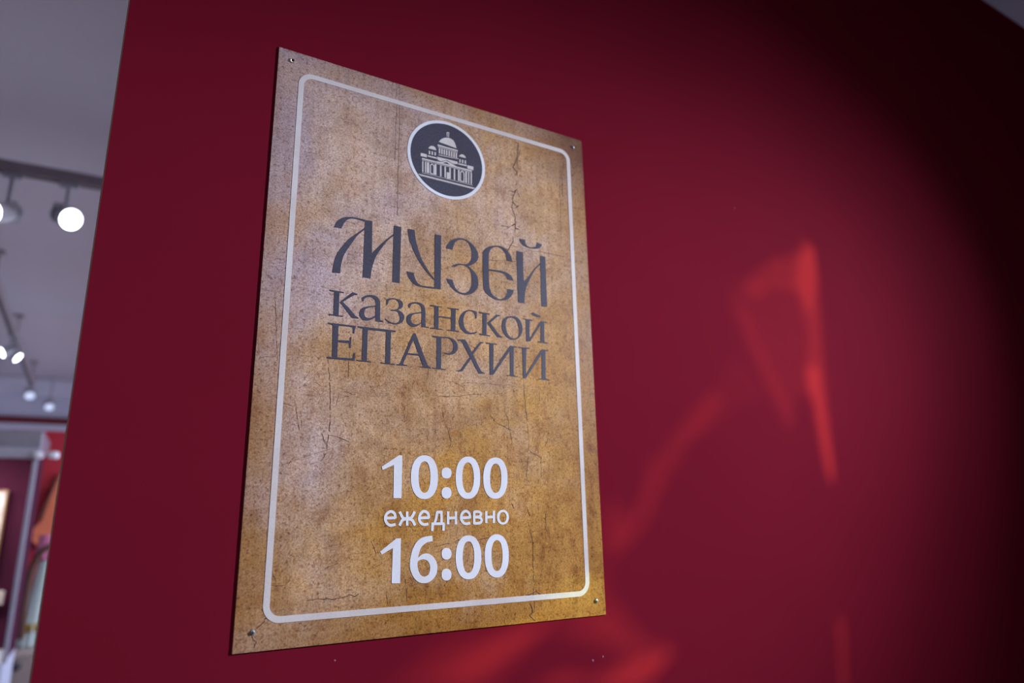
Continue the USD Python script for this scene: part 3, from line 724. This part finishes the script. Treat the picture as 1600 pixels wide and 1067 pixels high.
# window frame added around the unseen hall fill; ceiling panel of the soft fill
wn = struct('added_window_1', cat(bx(1.24, 1.3, 1.4, 8.0, 0.8, 0.88), bx(1.24, 1.3, 1.4, 8.0, 2.52, 2.6), *[bx(1.24, 1.3, y, y + .08, .88, 2.52) for y in (1.4, 3.0, 4.6, 6.2, 7.92)]), 'cornice_white')
cl = thing('ceiling_light', 'flat ceiling light panel behind the camera', 'ceiling light', (-0.10, -2.2, CEIL))
obj('frame', cat(bx(-.35, .35, -.28, -.23, -.06, 0), bx(-.35, .35, .23, .28, -.06, 0), bx(-.35, -.31, -.23, .23, -.06, 0), bx(.31, .35, -.23, .23, -.06, 0)), 'aluminium', cl)
# ---------------------------------------------------------------- things of the hall seen past the partition edge
YC = 3.9                                      # front of the showcase
pz = lambda u, v, Y=YC: at(u, v, Y)
xr = pz(53, 735)[0]; ztop = pz(30, 700)[2]; zlid = pz(30, 672)[2]; zbase = pz(8, 1036)[2]
xl = xr - 1.5; dp = 0.55
case = thing('showcase', 'glass museum showcase with pale metal frame and crimson back, left of the partition', 'showcase', (0, 0, 0))
obj('base', bev(xl, xr, YC, YC + dp, 0.0, zbase, .006), 'plinth_blue', case)
obj('back_panel', bx(xl + .02, xr - .03, YC + dp - .02, YC + dp, zbase, ztop), 'case_side', case)
hd = obj('hood', bev(xl, xr + 0.02, YC - .01, YC + dp, ztop, zlid, .006), 'hood_grey', case)
obj('frame_rail', bev(xl - .005, xr + .02, YC - .02, YC + .02, pz(30, 716)[2], ztop + .004, .004), 'aluminium', case)
obj('frame_post', bev(xr - .010, xr + .010, YC - .012, YC + .012, zbase, pz(30, 716)[2], .003), 'aluminium', case)
obj('side_panel', bx(xr - .01, xr, YC + .018, YC + dp, zbase, ztop), 'case_side', case)
obj('frame_post', bev(xl - .005, xl + .03, YC - .018, YC + .018, zbase, pz(30, 716)[2], .003), 'aluminium', case)
obj('pane', bx(xl + .03, xr - .022, YC - .003, YC + .003, zbase, ztop), 'pane', case)
for u in (60, 84):  # white beads added for lamp reflections along the case top
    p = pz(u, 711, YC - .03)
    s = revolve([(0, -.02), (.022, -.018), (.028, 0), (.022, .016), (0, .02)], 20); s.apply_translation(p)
    obj('painted_glint', s, 'cornice_white', case, smooth=True)
YB = YC + dp - 0.06
a0, a1 = at(-40, 765, YB), at(14, 768, YB)
a1[2] = at(4, 893, YB)[2]
ic = thing('picture', 'pale framed picture on the crimson back of the showcase', 'picture', (0, 0, 0))
obj('frame', bev(a0[0], a1[0], YB, YB + .03, a1[2], a0[2], .006), 'frame_wood', ic)
obj('sheet', bx(a0[0] + .012, a1[0] - .012, YB - .002, YB + .004, a1[2] + .012, a0[2] - .012), 'icon_pale', ic)
a0, a1 = at(-40, 925, YB), at(4, 945, YB)
ca = thing('caption_card', 'small pale caption card below the framed picture', 'card', (0, 0, 0))
obj('card', bev(a0[0], a1[0], YB, YB + .01, a1[2], a0[2], .002), 'icon_pale', ca)

YR = 4.9                                      # the display to the right of the showcase
w0, w1 = at(40, 700, YR + .35), at(140, 700, YR + .35)
tag(struct('wall_display', bx(w0[0] - .1, w1[0] + 1.2, YR + .35, YR + .43, 0, at(50, 672, YR + .35)[2]), 'crimson_far'), kind='structure')
pr = lambda u, v: at(u, v, YR)
plz = pr(35, 1012)[2]
pl = thing('plinth', 'tan plinth with a dark knob under the white vestment', 'plinth', (0, 0, 0))
obj('block', bev(pr(17, 1030)[0], pr(90, 1030)[0], YR - .25, YR + .2, 0, plz, .01), 'plinth_tan', pl)
kn = revolve([(0, 0), (.02, 0), (.026, .012), (.018, .028), (0, .032)], 20)
kn.apply_transform(trimesh.transformations.rotation_matrix(math.pi / 2, [1, 0, 0])); kn.apply_translation(at(26, 1040, YR - .25))
obj('knob', kn, 'lamp_black', pl, smooth=True)


def robe_mesh(c0, c1, r0, r1, folds=11, n=96, rows=26):
    v = []
    for i in range(rows + 1):
        t = i / rows
        cc = c0 + (c1 - c0) * t
        for j in range(n):
            q = 2 * math.pi * j / n
            r = (r0 + (r1 - r0) * t ** 0.8) * (1 + 0.10 * t * math.sin(folds * q + 0.6 * math.sin(3 * q)) + 0.03 * math.sin(23 * q))
            v.append((cc[0] + r * math.cos(q), cc[1] + 0.7 * r * math.sin(q), cc[2]))
    v = np.array(v); f = []
    for i in range(rows):
        for j in range(n):
            k = (j + 1) % n
            f += [(i * n + j, (i + 1) * n + k, i * n + k), (i * n + j, (i + 1) * n + j, (i + 1) * n + k)]
    top, bot = len(v), len(v) + 1
    v = np.vstack([v, c0, c1])
    for j in range(n):
        k = (j + 1) % n
        f += [(top, j, k), (bot, rows * n + k, rows * n + j)]
    m = trimesh.Trimesh(v, np.array(f), process=False); m.fix_normals()
    return m


vs = thing('vestment', 'white vestment with gold band and dark crook on the tan plinth', 'vestment', (0, 0, 0))
cx = pr(62, 900)[0]
zt, zb = pr(58, 868)[2], plz
wid = pr(74, 960)[0] - pr(40, 960)[0]
rb = obj('robe', robe_mesh(np.array([cx + .03, YR, zt]), np.array([cx, YR, zb]), wid * .30, wid * .62), 'robe_white', vs, smooth=True)
zg = pr(45, 980)[2]
gm = robe_mesh(np.array([cx, YR, zg + .025]), np.array([cx, YR, zg - .025]), wid * .60, wid * .62, rows=3)
obj('gold_band', gm, 'gold', rb, smooth=True)
obj('mantle', robe_mesh(np.array([cx + .01, YR, pr(60, 836)[2]]), np.array([cx + .01, YR, zt - .03]), wid * .30, wid * .52, rows=8), 'pink_cloth', vs, smooth=True)
arc = [pr(84, 852), pr(74, 856), pr(64, 866), pr(55, 885), pr(48, 912), pr(42, 950), pr(38, 990)]
obj('crook', tube([p + [0, -0.24, 0] for p in arc], 0.02, 10), 'brown_wood', vs, smooth=True)

bn = thing('lit_patch_sheet', 'added orange sheet with slanting upper edge, for a lit patch of the crimson display wall', 'lit_patch_sheet', (0, 0, 0))
YB2 = YR + .31  # orange sheet and rod made up in place of a lit patch of wall
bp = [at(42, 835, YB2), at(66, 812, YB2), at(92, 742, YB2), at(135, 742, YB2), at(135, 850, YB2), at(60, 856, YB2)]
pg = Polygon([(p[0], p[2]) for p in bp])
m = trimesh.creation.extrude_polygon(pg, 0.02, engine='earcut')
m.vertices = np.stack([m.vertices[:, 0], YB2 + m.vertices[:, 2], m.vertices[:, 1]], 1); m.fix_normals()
obj('orange_face', m, 'orange_lit', bn)
obj('added_rod', tube([bp[1] + [-.02, -.01, 0], bp[2] + [.01, -.01, .02]], .008, 8), 'brown_wood', bn)

# ---------------------------------------------------------------- added stencil projector, unseen, that shapes the warm flecks
def patch(pts, duty=1.0):
    g = Polygon([(lambda p: (p[0], p[2]))(at(u, v, WY)) for u, v in pts]).buffer(0)
    if duty >= 0.99: return g
    x0, z0, x1, z1 = g.bounds
    per = 0.011
    st = [affinity.rotate(sbox(x0 - 1, z, x1 + 1, z + per * duty), 33, origin=((x0 + x1) / 2, (z0 + z1) / 2)) for z in np.arange(z0 - 1, z1 + 1, per)]
    return g.intersection(unary_union(st))


flecks = [
    patch([(1255, 375), (1272, 385), (1278, 430), (1280, 480), (1286, 560), (1293, 640), (1303, 745), (1297, 757), (1288, 720), (1272, 640), (1258, 590), (1262, 520), (1250, 470), (1240, 430)], .45),
    patch([(1252, 392), (1270, 388), (1276, 430), (1268, 490), (1260, 480), (1248, 430)], .66),
    patch([(1260, 575), (1279, 570), (1284, 620), (1264, 618)], .66),
    patch([(1272, 620), (1285, 620), (1303, 742), (1298, 755), (1286, 705)], .55),
    patch([(1160, 440), (1200, 408), (1250, 393), (1262, 420), (1255, 455), (1200, 448), (1170, 468)], .32),
    patch([(1165, 450), (1255, 440), (1262, 600), (1235, 650), (1200, 580), (1170, 510)], .16),
    patch([(1148, 440), (1165, 480), (1192, 545), (1227, 620), (1241, 668), (1230, 668), (1203, 610), (1168, 540), (1146, 480)], .28),
    patch([(1115, 615), (1130, 622), (1120, 645), (1085, 680), (1050, 730), (1030, 765), (1012, 805), (985, 845), (950, 880), (945, 850), (985, 825), (1010, 780), (1018, 740), (1040, 700), (1075, 650)], .30),
    patch([(1016, 708), (1025, 720), (1025, 760), (1012, 800), (990, 832), (1000, 790), (1012, 750)], .3),
    patch([(1150, 560), (1200, 610), (1150, 640), (1080, 690), (1060, 680), (1110, 610)], .08),
    patch([(947, 775), (990, 820), (970, 855), (947, 845)], .38),
    patch([(856, 968), (838, 990), (800, 1017), (765, 1042), (735, 1062), (690, 1075), (720, 1040), (760, 1010), (805, 984)], .85),
    patch([(690, 1005), (860, 972), (800, 1030), (760, 1080), (600, 1080)], .42),
    patch([(947, 930), (965, 955), (990, 985), (1018, 1012), (985, 1020), (930, 1000), (880, 985), (860, 975), (947, 962)], .48),
    patch([(1045, 1018), (1020, 1023), (990, 1038), (950, 1060), (930, 1078), (985, 1072), (1020, 1047), (1042, 1028)], 1.0),
    patch([(880, 1080), (960, 1040), (1010, 1008), (1045, 1012), (1052, 1030), (1000, 1080)], .45),
    patch([(830, 1078), (880, 1052), (905, 1060), (890, 1080)], .8),
    patch([(1307, 962), (1318, 975), (1321, 1075), (1315, 1075), (1312, 1000)], .5),
    patch([(830, 965), (870, 925), (945, 885), (948, 961)], .30),
    patch([(690, 600), (760, 575), (850, 570), (840, 630), (740, 650)], .045),
]
ax = PROJ_AT - PROJ_POS; dist = np.linalg.norm(ax); ax = ax / dist
ux = np.cross(ax, [0, 0, 1]); ux /= np.linalg.norm(ux); uz = np.cross(ux, ax)
PD = 0.75                                       # the stencil's distance from the lamp


def to_plate(x, z, y=None):
    p = np.array([x, WY, z]) - PROJ_POS
    k = PD / (p @ ax)
    return (p @ ux) * k, (p @ uz) * k


holes = []
for g in flecks:
    for h in getattr(g, 'geoms', [g]):
        if h.geom_type == 'Polygon' and h.area > 1e-7:
            holes.append(Polygon([to_plate(*p) for p in h.exterior.coords], [[to_plate(*p) for p in r.coords] for r in h.interiors]).buffer(0))
plate = Point(0, 0).buffer(0.24, quad_segs=24).difference(unary_union(holes))
pm = trimesh.util.concatenate([trimesh.creation.extrude_polygon(g, 0.0005, engine='earcut') for g in getattr(plate, 'geoms', [plate])])
T = np.eye(4); T[:3, 0] = ux; T[:3, 1] = uz; T[:3, 2] = -ax; T[:3, 3] = PROJ_POS + ax * PD
pm.apply_transform(T); pm.fix_normals()
pj = thing('added_stencil_projector', 'added dark stencil projector behind the camera, shaping the warm flecks', 'projector', (0, 0, 0))
obj('stencil_plate', pm, 'lamp_black', pj)
tubem = trimesh.creation.annulus(0.235, 0.25, 0.80, sections=40)
T2 = T.copy(); T2[:3, 3] = PROJ_POS + ax * 0.37
tubem.apply_transform(T2); tubem.fix_normals()
obj('barrel', tubem, 'lamp_black', pj)
cap = trimesh.creation.cylinder(0.25, 0.01, sections=40); T3 = T.copy(); T3[:3, 3] = PROJ_POS - ax * 0.035
cap.apply_transform(T3); obj('rear_cap', cap, 'lamp_black', pj)
obj('hanger', tube([tuple(PROJ_POS + ax * .3 + [0, 0, .22]), (PROJ_POS[0] + ax[0] * .3, PROJ_POS[1] + ax[1] * .3, CEIL)], .015, 10), 'lamp_grey', pj)
